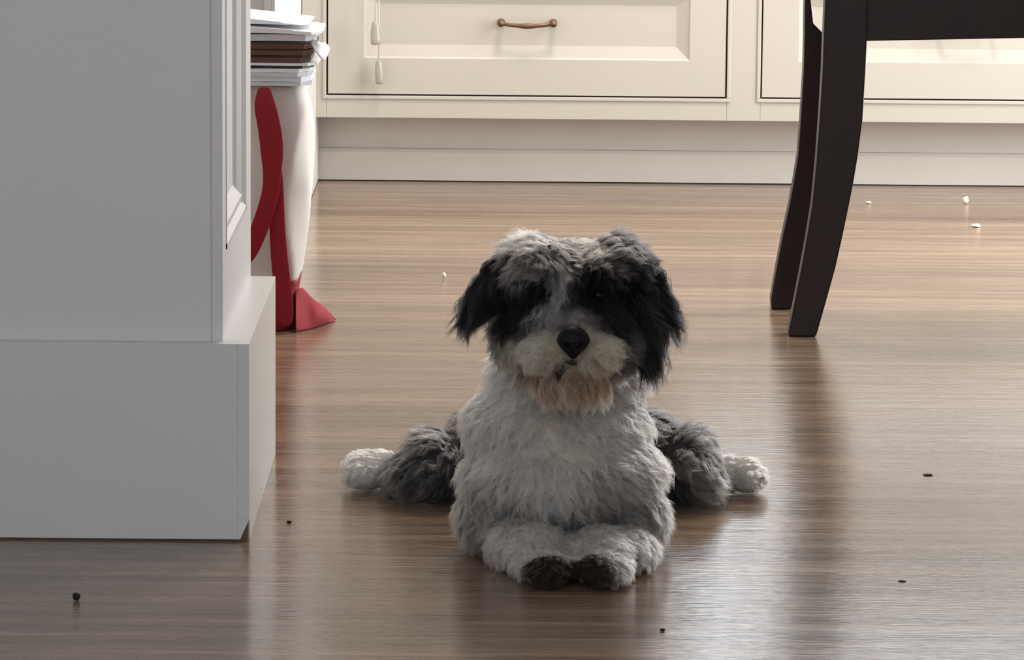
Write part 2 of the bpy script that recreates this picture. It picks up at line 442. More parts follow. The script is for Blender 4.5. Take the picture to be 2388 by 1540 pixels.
# ------------------------------------------------------------------ tote bag
M_canvas = mat('cream_canvas', (0.78, 0.76, 0.73), 0.85, noise_amt=0.03, bump=0.12, bump_scale=500)
M_red = mat('red_canvas', (0.29, 0.004, 0.016), 0.75, noise_amt=0.08, bump=0.12, bump_scale=500)
dbag = G(690, 776).y
bag = thing('tote_bag', 'cream canvas tote bag with red straps and red base on the floor by the wall', 'bag', (-0.34, dbag + 0.1, 0))
def wob(p, s, amt): return noise.noise(Vector(p)*s)*amt
rowsb = [(772, 688), (740, 688), (700, 690), (655, 698), (600, 708), (520, 716), (440, 720), (360, 722), (300, 722), (250, 716), (218, 704), (206, 690)]
xleft = -0.60
def bag_x(py): 
    ys = [r[0] for r in rowsb][::-1]; xs_ = [r[1] for r in rowsb][::-1]
    return float(np.interp(py, ys, xs_))
def bag_ring(z, n=48):
    py = 745*0 + (CAMH - z)*F/dbag - 745
    xr_ = P(bag_x(py), py, dbag + 0.03).x
    yr0 = dbag + 0.012*math.sin(z*9) + 0.0; yr1 = dbag + 0.17
    out = []
    cx, cy = 0.5*(xleft + xr_), 0.5*(yr0 + yr1); hx, hy = 0.5*(xr_ - xleft), 0.5*(yr1 - yr0)
    for i in range(n):
        a_ = 2*math.pi*i/n; c, s = math.cos(a_), math.sin(a_)
        e_ = 0.33
        x = cx + hx*math.copysign(abs(c)**e_, c); y = cy + hy*math.copysign(abs(s)**e_, s)
        if s < 0.2 and z > 0.02:
            rx_ = P(float(np.interp(py, [210, 260, 330, 400, 470, 560, 650, 760], [718, 708, 694, 670, 662, 668, 686, 700])), py, dbag).x
            kf = min(1, (z - 0.02)/0.05)
            y += kf*(0.6*max(0, rx_ - x) if x < rx_ else 0.75*(x - rx_))*(1 if s < 0 else 0.5) - 0.0
            y += kf*0.004*math.sin((x*60 + z*38))*(x > rx_ - 0.01)
        w_ = wob((x*1.0, y, z*0.45 + 3), 22, 0.005)*min(1, z/0.05)
        out.append((x + w_*c, y + w_*s, z))
    return out
zbag = P(690, 204, dbag + 0.03).z
zred = P(690, 664, dbag).z
def ringmesh(z0, z1, steps, cap0=False, cap1=False):
    bm = bmesh.new(); prev = None
    for i in range(steps + 1):
        z = z0 + (z1 - z0)*i/steps
        r = [bm.verts.new(p) for p in bag_ring(z)]
        if prev:
            for k in range(len(r)): bm.faces.new((prev[k], prev[(k+1) % len(r)], r[(k+1) % len(r)], r[k]))
        elif cap0: bm.faces.new(r[::-1])
        prev = r
    if cap1: bm.faces.new(prev)
    return bm
local(obj('bag_body', ringmesh(zred, zbag, 40, True, True), M_canvas, smooth=True), bag)
local(obj('bag_base', ringmesh(0.001, zred + 0.002, 12, True, True), M_red, smooth=True), bag)
# folded corner flap of the base sticking out to the right
bm = bmesh.new()
nU, nV = 12, 10
rows_f = []
for j in range(nV + 1):            # j : from the floor edge up to the ridge, then down behind
    t = j/nV
    row = []
    for i in range(nU + 1):
        u = i/nU
        px_ = lerp(690, 782, u)
        py_b = float(np.interp(px_, [690, 735, 783], [777, 767, 750])); py_t = float(np.interp(px_, [690, 703, 728, 760, 783], [672, 660, 690, 716, 744]))
        db = G(px_, py_b).y
        if t <= 0.6:
            q = t/0.6; py_ = lerp(py_b, py_t, q); d_ = db + 0.045*q*q*(1 - 0.8*u) + 0.010*math.sin(math.pi*q)*math.sin(u*7)
            p = P(px_, py_, d_)
        else:
            q = (t - 0.6)/0.4; ptop = P(px_, py_t, db + 0.045*(1 - 0.8*u)); pb = Vector((ptop.x, ptop.y + 0.03*(1 - u) + 0.004, 0.001))
            p = ptop.lerp(pb, q)
        row.append(bm.verts.new((p.x, p.y, max(0.001, p.z))))
    rows_f.append(row)
for j in range(nV):
    for i in range(nU): bm.faces.new((rows_f[j][i], rows_f[j][i+1], rows_f[j+1][i+1], rows_f[j+1][i]))
o = obj('corner_flap', bm, M_red, smooth=True); local(o, bag)
md = o.modifiers.new('s', 'SOLIDIFY'); md.thickness = 0.0015
md = o.modifiers.new('ss', 'SUBSURF'); md.levels = 1; md.render_levels = 1
# straps
def ribbon(name, path, d, th, m=None, lab=None):
    bm = bmesh.new()
    v = []
    for (y, l, r, dd) in path:
        a1, a2 = P(l, y, d - dd), P(r, y, d - dd)
        mid = (a1 + a2)*0.5; mid.y -= 0.0025
        v.append([bm.verts.new(a1), bm.verts.new(mid), bm.verts.new(a2),
                  bm.verts.new(a2 + Vector((0, th, 0))), bm.verts.new(a1 + Vector((0, th, 0)))])
    for i in range(len(v)-1):
        for k in range(5): bm.faces.new((v[i][k], v[i][(k+1) % 5], v[i+1][(k+1) % 5], v[i+1][k]))
    bm.faces.new(v[0]); bm.faces.new(v[-1][::-1])
    o = obj(name, bm, M_red, smooth=False); local(o, bag)
    if lab: o['label'] = lab
    md = o.modifiers.new('ss', 'SUBSURF'); md.levels = 2; md.render_levels = 2
    return o
ribbon('strap', [(380, 630, 658, .004), (430, 627, 662, .004), (480, 626, 664, .004), (536, 627, 666, .004), (600, 630, 672, .004), (664, 636, 680, .004), (700, 640, 685, .004), (768, 642, 688, .004)], dbag, 0.003)
ribbon('handle_loop', [(203, 602, 630, .000), (215, 598, 634, .008), (245, 590, 645, .013), (270, 594, 651, .014), (300, 600, 658, .015), (345, 605, 663, .016), (380, 609, 661, .016), (400, 612, 657, .017), (430, 612, 655, .018), (455, 608, 651, .018),
                       (495, 596, 641, .017), (536, 581, 628, .015), (585, 564, 607, .012), (620, 552, 585, .009)], dbag, 0.003, lab='red strap loop hanging in a curve')

# ------------------------------------------------------------------ paper stack on the bag
papers = []
M_p1 = mat('bright_paper', (0.88, 0.90, 0.94), 0.6)
M_p2 = mat('grey_paper', (0.66, 0.68, 0.73), 0.6)
M_brown = mat('brown_card', (0.12, 0.055, 0.035), 0.7, noise_amt=0.15, noise_scale=30)
M_dark = mat('dark_cover', (0.03, 0.02, 0.022), 0.5)
M_clear = mat('frosted_sleeve', (0.75, 0.76, 0.80), 0.3)
def sheet(name, pxr, ytop, ybot, m, label, cat, dfront=0.0, bendr=0.0, bendf=0.0, seed=0, ytilt=0.0, grp='papers stacked on the bag', depth=0.15, wav=0.0015, taper=0.0):
    d = dbag + 0.006 + dfront
    zt_ = P(660, ytop, d).z; zb_ = P(660, ybot, d).z
    xr_ = P(pxr, ybot, d).x; xl_ = xr_ - 0.29
    bm = bmesh.new(); nx, ny = 14, 6
    tpv, bov = [], []
    for j in range(ny + 1):
        a1, a2 = [], []
        for i in range(nx + 1):
            u, w_ = i/nx, j/ny
            x = lerp(xl_, xr_, u) + noise.noise(Vector((w_*3, seed, 0)))*0.004*u; y = lerp(d, d + depth, w_)
            dz = bendr*max(0, u - 0.55)**2/0.2 + bendf*(1 - w_)**2*0.5 + ytilt*u + noise.noise(Vector((u*3, w_*2, seed*3.1)))*wav
            cut = max(0, 0.12 - w_)**2*0.9*(u > 0.9)   # softened corner
            x -= cut
            tz = (zt_ - zb_)*(1 - taper*max(0, (u - 0.62)/0.38)**1.3)*(1 + 0.25*taper*math.sin(u*4.5))
            a1.append(bm.verts.new((x, y, zb_ + tz + dz))); a2.append(bm.verts.new((x, y, zb_ + dz)))
        tpv.append(a1); bov.append(a2)
    for j in range(ny):
        for i in range(nx):
            bm.faces.new((tpv[j][i], tpv[j][i+1], tpv[j+1][i+1], tpv[j+1][i]))
            bm.faces.new((bov[j][i], bov[j+1][i], bov[j+1][i+1], bov[j][i+1]))
    for j in range(ny):
        for s in (0, nx): bm.faces.new((tpv[j][s], tpv[j+1][s], bov[j+1][s], bov[j][s]))
    for i in range(nx):
        for s in (0, ny): bm.faces.new((tpv[s][i], tpv[s][i+1], bov[s][i+1], bov[s][i]))
    o = obj(name, bm, m, smooth=False)
    tag(o, label, cat, grp); return o
sheet('document_sleeve', 722, 192, 200.5, M_p2, 'grey document sleeve lying at the very bottom of the paper stack', 'paper', seed=1)
sheet('magazine', 724, 179, 191.5, M_p1, 'white magazine second from the bottom of the paper stack', 'paper', seed=2, dfront=0.004)
sheet('document_sleeve', 716, 169, 178.5, M_p2, 'grey sleeve between the two lower white magazines', 'paper', seed=3, dfront=-0.002)
sheet('magazine', 719, 160, 168.5, M_p1, 'white magazine just under the dark folder edge', 'paper', seed=4, dfront=0.002)
sheet('folder', 727, 153.5, 159.5, M_dark, 'thin dark folder beneath the brown envelopes', 'folder', seed=5, dfront=0.006)
sheet('envelope', 740, 147, 153, M_p1, 'thin white envelope under the brown envelopes, tip bent upward', 'envelope', seed=6, bendr=0.0, dfront=-0.001, wav=0.0006)
sheet('brown_envelope', 722, 134, 146.5, M_brown, 'lowest brown envelope in the paper stack', 'envelope', seed=7, dfront=0.0)
sheet('folder', 726, 130, 133.5, M_dark, 'dark folder between the brown envelopes', 'folder', seed=8, dfront=0.004)
sheet('brown_envelope', 729, 118, 129.5, M_brown, 'middle brown envelope in the paper stack', 'envelope', seed=9, dfront=-0.001)
sheet('folder', 725, 115, 117.5, M_dark, 'thin dark folder just below the top brown envelope', 'folder', seed=10, dfront=0.003)
sheet('brown_envelope', 732, 103, 114.5, M_brown, 'topmost brown envelope in the paper stack', 'envelope', seed=11, dfront=0.001)
sheet('folder', 724, 97, 102.5, M_dark, 'dark folder lying on the topmost brown envelope', 'folder', seed=12, dfront=0.003)
sheet('magazine', 734, 81, 96.5, M_p2, 'pale grey magazine below the big white sheet', 'paper', seed=13, dfront=0.002)
# big folded top sheet : thick soft fold
sheet('folded_paper', 748, 63, 77, M_p1, 'folded white paper tapering to a thin right edge, second from the top', 'paper', seed=15, dfront=-0.004, bendr=-0.002, taper=0.5, wav=0.0006)
sheet('loose_sheet', 722, 41, 55, M_p1, 'soft white papers slumping on the very top of the stack', 'paper', seed=16, dfront=0.004, bendr=-0.002, taper=0.9, wav=0.0006)

# curled white leaf at the right end of the stack
bm = bmesh.new()
# a leaf of paper, curled: left edge tucked in the stack, right edge bending down to a point
gridl = []
for i in range(9):
    u = i/8
    px_ = 726 + 42*u
    yt_ = float(np.interp(u, [0, .25, .5, .75, 1], [88, 95, 99, 98, 110])); yb_ = float(np.interp(u, [0, .25, .5, .75, 1], [104, 122, 136, 144, 116]))
    gridl.append([bm.verts.new(P(px_, lerp(yt_, yb_, j/5), dbag + 0.03 - 0.016*math.sin(math.pi*u) - 0.012*(j/5)*(1 - u) + 0.03*u*u)) for j in range(6)])
for i in range(8):
    for j in range(5): bm.faces.new((gridl[i][j], gridl[i][j+1], gridl[i+1][j+1], gridl[i+1][j]))
o = obj('curled_leaflet', bm, M_p1, smooth=True)
md = o.modifiers.new('s', 'SOLIDIFY'); md.thickness = 0.0008
tag(o, 'curled white leaflet sticking out of the right end of the paper stack', 'paper', 'papers stacked on the bag')

# ------------------------------------------------------------------ crumbs and lint on the floor
M_crumb = mat('pale_crumb', (0.85, 0.80, 0.68), 0.7); M_lint = mat('dark_lint', (0.02, 0.015, 0.013), 0.9)
def crumb(name, px, py, w, h, m, label, cat, flat=0.6):
    g = G(px, py); k = g.y/F
    bm = bmesh.new(); bmesh.ops.create_icosphere(bm, subdivisions=2, radius=1)
    for v in bm.verts:
        n = 1 + 0.35*noise.noise(v.co*1.7 + Vector((px, py, 0)))
        v.co = Vector((v.co.x*w*k*0.5*n, v.co.y*w*k*0.5*n, v.co.z*h*k*0.5*n))
    zmin = min(v.co.z for v in bm.verts)
    for v in bm.verts: v.co.z -= zmin
    o = obj(name, bm, m, smooth=True); o.location = (g.x, g.y, 0.0)
    tag(o, label, cat, 'bits on the floor'); return o
crumb('crumb', 2252, 475, 15, 17, M_crumb, 'largest pale crumb, on the floor just before the right cabinet', 'crumb')
crumb('crumb', 2276, 530, 24, 8, M_crumb, 'flat pale crumb nearest the right edge, in front of the largest one', 'crumb')
crumb('crumb', 2025, 475, 13, 6, M_crumb, 'small flat crumb just right of the chair legs near the cabinet', 'crumb')
crumb('crumb', 1035, 650, 10, 14, M_crumb, 'pale crumb on open floor left of the dog head', 'crumb')
crumb('crumb', 1819, 716, 17, 8, M_crumb, 'white crumb touching the foot of the far chair leg', 'crumb')
crumb('lint', 178, 1402, 20, 20, M_lint, 'black fluff on the floor below the near baseboard', 'lint')
crumb('lint', 674, 1221, 13, 7, M_lint, 'dark speck on the floor beside the near baseboard corner', 'lint')
crumb('lint', 1545, 1473, 13, 7, M_lint, 'dark speck on the floor right of the dog front paws', 'lint')
crumb('lint', 2164, 1109, 26, 3, M_lint, 'thin dark sliver on the floor right of the chair reflection', 'lint')
crumb('lint', 2103, 1357, 20, 2.5, M_lint, 'faint dark sliver low in the right foreground', 'lint')

# ------------------------------------------------------------------ dog
HD = 4.08                                     # depth used to turn head measures into metres
def mx(px): return (px - 1187)*HD/F
def mz(py): return CAMH - (py + 745)*HD/F
# primitives: (region, px, py, depth, rx_px, ry_px, rz_m, roll_deg)
B = []
def E(region, px, py, d, rx, ry, rz, roll=0, pitch=0): B.append((region, px, py, d, rx, ry, rz, roll, pitch))
E('head', 1325, 680, 4.145, 150, 108, 0.070)
E('head', 1325, 730, 4.125, 140, 90, 0.060)
E('head', 1252, 612, 4.13, 74, 56, 0.05)
E('head', 1424, 614, 4.13, 74, 56, 0.05)
E('brow', 1258, 632, 4.095, 52, 36, 0.030)
E('brow', 1400, 632, 4.095, 52, 36, 0.030)
E('muzzle', 1330, 770, 4.072, 50, 56, 0.042)
E('muzzle', 1282, 815, 4.068, 62, 46, 0.040)
E('muzzle', 1384, 815, 4.068, 56, 46, 0.040)
E('chin', 1334, 876, 4.085, 84, 42, 0.044)
E('cheek', 1205, 775, 4.13, 52, 70, 0.045)
E('cheek', 1445, 785, 4.13, 52, 75, 0.045)
E('neck', 1320, 880, 4.20, 170, 110, 0.075)
E('chest', 1300, 985, 4.19, 205, 130, 0.085)
E('chest', 1312, 1090, 4.175, 228, 130, 0.090)
E('belly', 1315, 1150, 4.205, 218, 105, 0.085)
E('torso', 1320, 1020, 4.36, 185, 150, 0.17)
E('rump', 1320, 1000, 4.50, 170, 125, 0.10)
E('rump', 1345, 1010, 4.66, 32, 32, 0.06)
E('hip', 1130, 1040, 4.50, 90, 85, 0.07)
E('hip', 1500, 1040, 4.50, 90, 85, 0.07)
E('thigh', 1020, 1082, 4.455, 75, 82, 0.065)
E('thigh', 965, 1105, 4.45, 56, 62, 0.055)
E('thigh', 1600, 1080, 4.455, 62, 85, 0.065)
E('thigh', 1638, 1108, 4.45, 40, 66, 0.055)
E('hindpaw', 892, 1094, 4.50, 50, 44, 0.034)
E('hindpaw', 852, 1097, 4.495, 56, 47, 0.045)
E('hindpaw', 1702, 1105, 4.50, 42, 42, 0.034)
E('hindpaw', 1744, 1109, 4.495, 42, 43, 0.042)
E('arm', 1140, 1190, 4.17, 68, 80, 0.055)
E('arm', 1480, 1200, 4.17, 72, 90, 0.055)
E('forearm', 1190, 1265, 4.11, 54, 50, 0.055)
E('forearm', 1230, 1292, 4.065, 50, 48, 0.050)
E('forearm', 1475, 1278, 4.11, 58, 52, 0.055)
E('forearm', 1430, 1296, 4.065, 50, 48, 0.050)
E('paw', 1276, 1333, 4.020, 70, 47, 0.038)
E('paw', 1404, 1331, 4.020, 72, 50, 0.038)
E('forearm', 1255, 1262, 4.085, 52, 42, 0.05)
E('forearm', 1400, 1268, 4.085, 52, 42, 0.05)
E('forearm', 1335, 1290, 4.09, 60, 40, 0.040)
prim = []
bm = bmesh.new()
for (reg, px, py, d, rx, ry, rz, roll, pitch) in B:
    c = P(px, py, d); k = d/F
    r = (rx*k, rz, ry*k)
    g = bmesh.ops.create_uvsphere(bm, u_segments=36, v_segments=24, radius=1.0)
    for v in g['verts']: v.co = Vector((v.co.x*r[0] + c.x, v.co.y*r[1] + c.y, max(0.003, v.co.z*r[2] + c.z)))
    prim.append((reg, np.array(c), np.array(r)))
me = bpy.data.meshes.new('tmp'); bm.to_mesh(me); bm.free()
tmp = bpy.data.objects.new('tmp', me); COL.objects.link(tmp)
md = tmp.modifiers.new('r', 'REMESH'); md.mode = 'VOXEL'; md.voxel_size = 0.005
md = tmp.modifiers.new('s', 'SMOOTH'); md.iterations = 10; md.factor = 0.5
bpy.context.view_layer.update()
dg = bpy.context.evaluated_depsgraph_get()
body_me = bpy.data.meshes.new_from_object(tmp.evaluated_get(dg))
bpy.data.objects.remove(tmp); body_me.name = 'dog_body'
for p in body_me.polygons: p.use_smooth = True

def sstep(a, b, x):
    t = np.clip((x - a)/(b - a), 0, 1); return t*t*(3 - 2*t)
def ell(X, Z, px, py, rx, ry, soft=0.35, rot=0):
    k = HD/F
    dx = (X - mx(px))/k; dz = -(Z - mz(py))/k
    if rot:
        a = math.radians(rot); dx, dz = dx*math.cos(a) + dz*math.sin(a), -dx*math.sin(a) + dz*math.cos(a)
    q = np.sqrt((dx/rx)**2 + (dz/ry)**2)
    return 1 - sstep(1 - soft, 1 + soft, q)
def vnoise(P_, s, seed=0):
    return np.array([noise.noise(Vector((p[0]*s + seed, p[1]*s, p[2]*s))) for p in P_])
REG = ['head', 'brow', 'muzzle', 'chin', 'cheek', 'neck', 'chest', 'belly', 'torso', 'rump', 'hip', 'thigh', 'hindpaw', 'arm', 'forearm', 'paw', 'ear']
RI = {r: i for i, r in enumerate(REG)}
def classify(Pt):
    best = np.full(len(Pt), 1e9); lab = np.zeros(len(Pt), int)
    for reg, c, r in prim:
        q = np.linalg.norm((Pt - c)/r, axis=1)
        m_ = q < best; best[m_] = q[m_]; lab[m_] = RI[reg]
    return lab
WHITE = np.array((0.62, 0.58, 0.52)); CREAM = np.array((0.58, 0.51, 0.39)); GREY = np.array((0.22, 0.21, 0.205)); BLACK = np.array((0.004, 0.0038, 0.004))
DGREY = np.array((0.075, 0.072, 0.075)); LGREY = np.array((0.78, 0.725, 0.66)); RUST = np.array((0.30, 0.15, 0.085)); SNOW = np.array((0.80, 0.78, 0.74))
def mixc(C, new, m_): return C*(1 - m_[:, None]) + np.asarray(new)*m_[:, None]
def base_color(Pt, lab):
    X, Y, Z = Pt.T
    n = len(Pt)
    C = np.tile(LGREY, (n, 1))
    n1 = vnoise(Pt, 45, 1); n2 = vnoise(Pt, 110, 5)
    def isr(*a): return np.isin(lab, [RI[x] for x in a])
    # chest : cream grey, warmer centre, darker sides
    ch = isr('chest', 'belly', 'neck')
    C[ch] = LGREY*1.05
    cm = ell(X, Z, 1330, 980, 110, 230, 0.6)*ch
    C = mixc(C, (0.82, 0.73, 0.61), cm*0.9)
    C = mixc(C, GREY, ell(X, Z, 1520, 930, 60, 70, 0.5)*isr('neck', 'chest')*0.9)
    C = mixc(C, GREY*1.2, ell(X, Z, 1085, 980, 60, 130, 0.5)*ch*0.5)
    C = mixc(C, GREY, ell(X, Z, 1120, 1170, 90, 70, 0.5)*ch*0.65)
    C = mixc(C, GREY*1.1, ell(X, Z, 1545, 1060, 45, 130, 0.5)*ch*0.4)
    C = mixc(C, GREY*0.7, ell(X, Z, 1310, 1215, 190, 32, 0.5)*ch*0.75)  # shadow under the chest, put into the fur colour
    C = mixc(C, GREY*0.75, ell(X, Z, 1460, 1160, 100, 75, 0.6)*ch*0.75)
    C[isr('torso', 'rump')] = GREY*0.8
    C[isr('hip', 'thigh')] = DGREY*0.75
    t_ = isr('hip', 'thigh'); C = mixc(C, GREY*0.9, t_*np.clip(0.12 + 1.3*n1, 0, 0.8))
    C = mixc(C, LGREY, t_*(X > mx(1640))*(Z < 0.05)*0.2)
    C[isr('hindpaw')] = SNOW
    hp = isr('hindpaw')*(X > 0); C = mixc(C, LGREY*1.1, hp*0.7)
    C[isr('arm')] = LGREY*0.45
    C = mixc(C, GREY*0.8, isr('arm')*np.clip(0.4 + 1.5*n1, 0, 1))
    C[isr('forearm')] = LGREY*0.85
    C[isr('paw')] = SNOW
    pf = isr('paw', 'forearm')*(Y < 4.05)
    # head
    hd = isr('head', 'brow', 'cheek', 'muzzle', 'chin')
    C[hd] = GREY*0.25
    front = hd*1.0
    up = isr('head', 'brow')
    C = mixc(C, GREY*0.62, up*ell(X, Z, 1310, 595, 125, 55, 0.5)*np.clip(0.55 + 2.2*n1, 0, 1))
    C = mixc(C, SNOW, up*ell(X, Z, 1262, 553, 50, 24, 0.6)*0.95)
    C = mixc(C, LGREY, up*ell(X, Z, 1375, 585, 40, 20, 0.6)*0.7)
    C = mixc(C, GREY*0.7, up*ell(X, Z, 1230, 630, 60, 28, 0.5)*0.8)
    C = mixc(C, GREY*0.45, up*ell(X, Z, 1440, 628, 45, 30, 0.5)*0.6)
    C = mixc(C, BLACK, front*ell(X, Z, 1165, 610, 48, 80, 0.4))
    C = mixc(C, BLACK, front*ell(X, Z, 1490, 650, 42, 95, 0.4))
    C = mixc(C, DGREY*0.6, front*ell(X, Z, 1440, 560, 60, 32, 0.4))
    C = mixc(C, BLACK, front*ell(X, Z, 1278, 668, 42, 38, 0.3))
    C = mixc(C, BLACK*1.5, front*ell(X, Z, 1215, 715, 70, 45, 0.3, rot=-20))
    C = mixc(C, BLACK, front*ell(X, Z, 1400, 665, 62, 55, 0.3))
    C = mixc(C, BLACK*2, front*ell(X, Z, 1450, 720, 40, 70, 0.3))
    C = mixc(C, DGREY*0.8, front*ell(X, Z, 1155, 800, 32, 60, 0.4))
    C = mixc(C, DGREY, front*ell(X, Z, 1488, 800, 28, 80, 0.4))
    # muzzle cream
    mz_ = np.clip(ell(X, Z, 1275, 815, 82, 68, 0.25) + ell(X, Z, 1390, 815, 66, 68, 0.25), 0, 1)
    C = mixc(C, CREAM, front*mz_)
    C = mixc(C, CREAM*0.85, isr('chin', 'muzzle', 'neck')*ell(X, Z, 1335, 885, 110, 55, 0.4))
    # blaze
    bl = np.clip(ell(X, Z, 1322, 655, 15, 62, 0.35, rot=8) + ell(X, Z, 1300, 715, 26, 22, 0.5), 0, 1)
    C = mixc(C, GREY*1.7, front*bl)
    C = mixc(C, GREY*1.0, front*ell(X, Z, 1350, 728, 36, 22, 0.5)*0.8)
    C = mixc(C, RUST, isr('chin', 'muzzle', 'neck')*np.clip(ell(X, Z, 1262, 862, 40, 22, 0.6) + ell(X, Z, 1400, 862, 48, 24, 0.6) + 0.6*ell(X, Z, 1330, 880, 70, 22, 0.6), 0, 1)*0.7)
    C = mixc(C, BLACK*2, isr('chin', 'muzzle')*ell(X, Z, 1336, 838, 18, 10, 0.5))
    # soles : dark between the pads
    sole = isr('paw')*sstep(4.020, 4.006, Y)*ell(X, Z, 1340, 1307, 128, 46, 0.3)
    C = mixc(C, (0.03, 0.018, 0.014), sole)
    C[isr('ear')] = BLACK
    ear = isr('ear')
    C = mixc(C, DGREY, ear*np.clip(0.1 + 1.2*n2, 0, 0.6))
    if n > 5000 and n != len(body_me.vertices):
        dk_ = rng.random(n) < 0.22; C[dk_] *= 0.55
    return C*(1 + 0.25*n2[:, None])

NOSE = P(1337, 795, 4.03)
def flow(Pt, N_, lab):
    X, Y, Z = Pt.T
    n = len(Pt); V = np.zeros((n, 3))
    L = np.full(n, 0.022); lift = np.full(n, 0.35)
    def s(*a): return np.isin(lab, [RI[x] for x in a])
    cx = mx(1325)
    m_ = s('head'); V[m_] = np.c_[(X[m_] - cx)*22, np.full(m_.sum(), -0.35), np.full(m_.sum(), -0.55)]; L[m_] = 0.026; lift[m_] = 0.33
    m_ = s('brow'); V[m_] = np.c_[(X[m_] - mx(1328))*20, np.full(m_.sum(), -0.25), np.full(m_.sum(), -0.4)]; L[m_] = 0.020; lift[m_] = 0.36
    m_ = s('cheek'); V[m_] = np.c_[(X[m_] - cx)*4, np.zeros(m_.sum()), np.full(m_.sum(), -1.0)]; L[m_] = 0.020; lift[m_] = 0.25
    m_ = s('muzzle'); V[m_] = (Pt[m_] - np.array(NOSE))*np.array((26, 5, 12)) + np.array((0, 0, -0.25)); L[m_] = 0.017; lift[m_] = 0.28
    m_ = s('chin'); V[m_] = np.c_[(X[m_] - mx(1335))*9, np.full(m_.sum(), -0.1), np.full(m_.sum(), -1.0)]; L[m_] = 0.023; lift[m_] = 0.3
    m_ = s('neck', 'chest'); V[m_] = np.c_[(X[m_] - mx(1330))*13, np.zeros(m_.sum()), np.full(m_.sum(), -0.8)]; L[m_] = 0.026; lift[m_] = 0.3
    m_ = s('belly'); V[m_] = np.c_[(X[m_] - mx(1320))*7, np.full(m_.sum(), -0.1), np.full(m_.sum(), -0.9)]; L[m_] = 0.024; lift[m_] = 0.28
    m_ = s('torso', 'rump'); V[m_] = np.c_[(X[m_] - cx)*5, np.full(m_.sum(), 0.7), np.full(m_.sum(), -0.4)]; L[m_] = 0.024; lift[m_] = 0.3
    sg = np.sign(X - cx)
    m_ = s('hip', 'thigh'); V[m_] = np.c_[sg[m_]*1.0, np.full(m_.sum(), -0.1), np.full(m_.sum(), -0.28)]; L[m_] = 0.024; lift[m_] = 0.25
    m_ = s('hindpaw'); V[m_] = np.c_[sg[m_]*0.9, np.full(m_.sum(), -0.2), np.full(m_.sum(), -0.5)]; L[m_] = 0.010; lift[m_] = 0.3
    m_ = s('arm'); V[m_] = np.c_[sg[m_]*0.5, np.full(m_.sum(), -0.5), np.full(m_.sum(), -0.8)]; L[m_] = 0.022; lift[m_] = 0.3
    m_ = s('forearm'); V[m_] = np.c_[sg[m_]*0.35, np.full(m_.sum(), -0.8), np.full(m_.sum(), -0.55)]; L[m_] = 0.016; lift[m_] = 0.3
    m_ = s('paw'); V[m_] = np.c_[(X[m_] - mx(1337))*10, np.full(m_.sum(), -0.8), np.full(m_.sum(), -0.2)]; L[m_] = 0.010; lift[m_] = 0.3
    m_ = s('ear'); V[m_] = np.c_[sg[m_]*0.55, np.full(m_.sum(), -0.1), np.full(m_.sum(), -1.0)]; L[m_] = 0.036; lift[m_] = 0.14
    # keep nose and eyes clear
    for (px, py, rad, sc) in ((1337, 795, 36, 0.55), (1276, 682, 26, 0.4), (1396, 687, 26, 0.4), (1327, 735, 40, 0.6)):
        e_ = ell(X, Z, px, py, rad, rad, 0.4)*s('head', 'brow', 'muzzle', 'cheek'); L = L*(1 - e_*(1 - sc))
    V += np.c_[vnoise(Pt, 40, 3), vnoise(Pt, 40, 7), vnoise(Pt, 40, 11)]*0.55
    V -= N_*np.sum(V*N_, axis=1)[:, None]
    V /= np.linalg.norm(V, axis=1)[:, None] + 1e-6
    D = V*(1 - lift[:, None]) + N_*lift[:, None]
    D /= np.linalg.norm(D, axis=1)[:, None]
    return D, V, L
def sample(me_, n, reglab=None, weight=None):
    me_.calc_loop_triangles()
    nv = len(me_.vertices); co = np.empty(nv*3); me_.vertices.foreach_get('co', co); co = co.reshape(-1, 3)
    no = np.empty(nv*3); me_.vertices.foreach_get('normal', no); no = no.reshape(-1, 3)
    nt_ = len(me_.loop_triangles); tr = np.empty(nt_*3, int); me_.loop_triangles.foreach_get('vertices', tr); tr = tr.reshape(-1, 3)
    A = np.linalg.norm(np.cross(co[tr[:, 1]] - co[tr[:, 0]], co[tr[:, 2]] - co[tr[:, 0]]), axis=1)
    cen = co[tr].mean(1)
    A = A*(cen[:, 2] > 0.008)
    if weight is not None: A = A*weight(cen)
    i = rng.choice(nt_, n, p=A/A.sum())
    u, v = rng.random(n), rng.random(n); f = u + v > 1; u[f] = 1 - u[f]; v[f] = 1 - v[f]
    w = 1 - u - v
    Pt = co[tr[i, 0]]*w[:, None] + co[tr[i, 1]]*u[:, None] + co[tr[i, 2]]*v[:, None]
    N_ = no[tr[i, 0]]*w[:, None] + no[tr[i, 1]]*u[:, None] + no[tr[i, 2]]*v[:, None]
    N_ /= np.linalg.norm(N_, axis=1)[:, None]
    return Pt, N_

def fur_material():
    m = bpy.data.materials.new('dog_fur'); m.use_nodes = True
    nt = m.node_tree; N = nt.nodes; L = nt.links
    N.remove(N['Principled BSDF'])
    b = N.new('ShaderNodeBsdfHairPrincipled'); b.model = 'CHIANG'; b.parametrization = 'COLOR'
    at = N.new('ShaderNodeAttribute'); at.attribute_name = 'fur_color'
    L.new(at.outputs['Color'], b.inputs['Color'])
    b.inputs['Roughness'].default_value = 0.5; b.inputs['Radial Roughness'].default_value = 0.6
    b.inputs['IOR'].default_value = 1.33; b.inputs['Coat'].default_value = 0.0; b.inputs['Random Roughness'].default_value = 0.2
    L.new(b.outputs[0], N['Material Output'].inputs[0])
    return m
M_fur = fur_material()
M_skin = bpy.data.materials.new('undercoat'); M_skin.use_nodes = True
_at = M_skin.node_tree.nodes.new('ShaderNodeAttribute'); _at.attribute_name = 'fur_color'
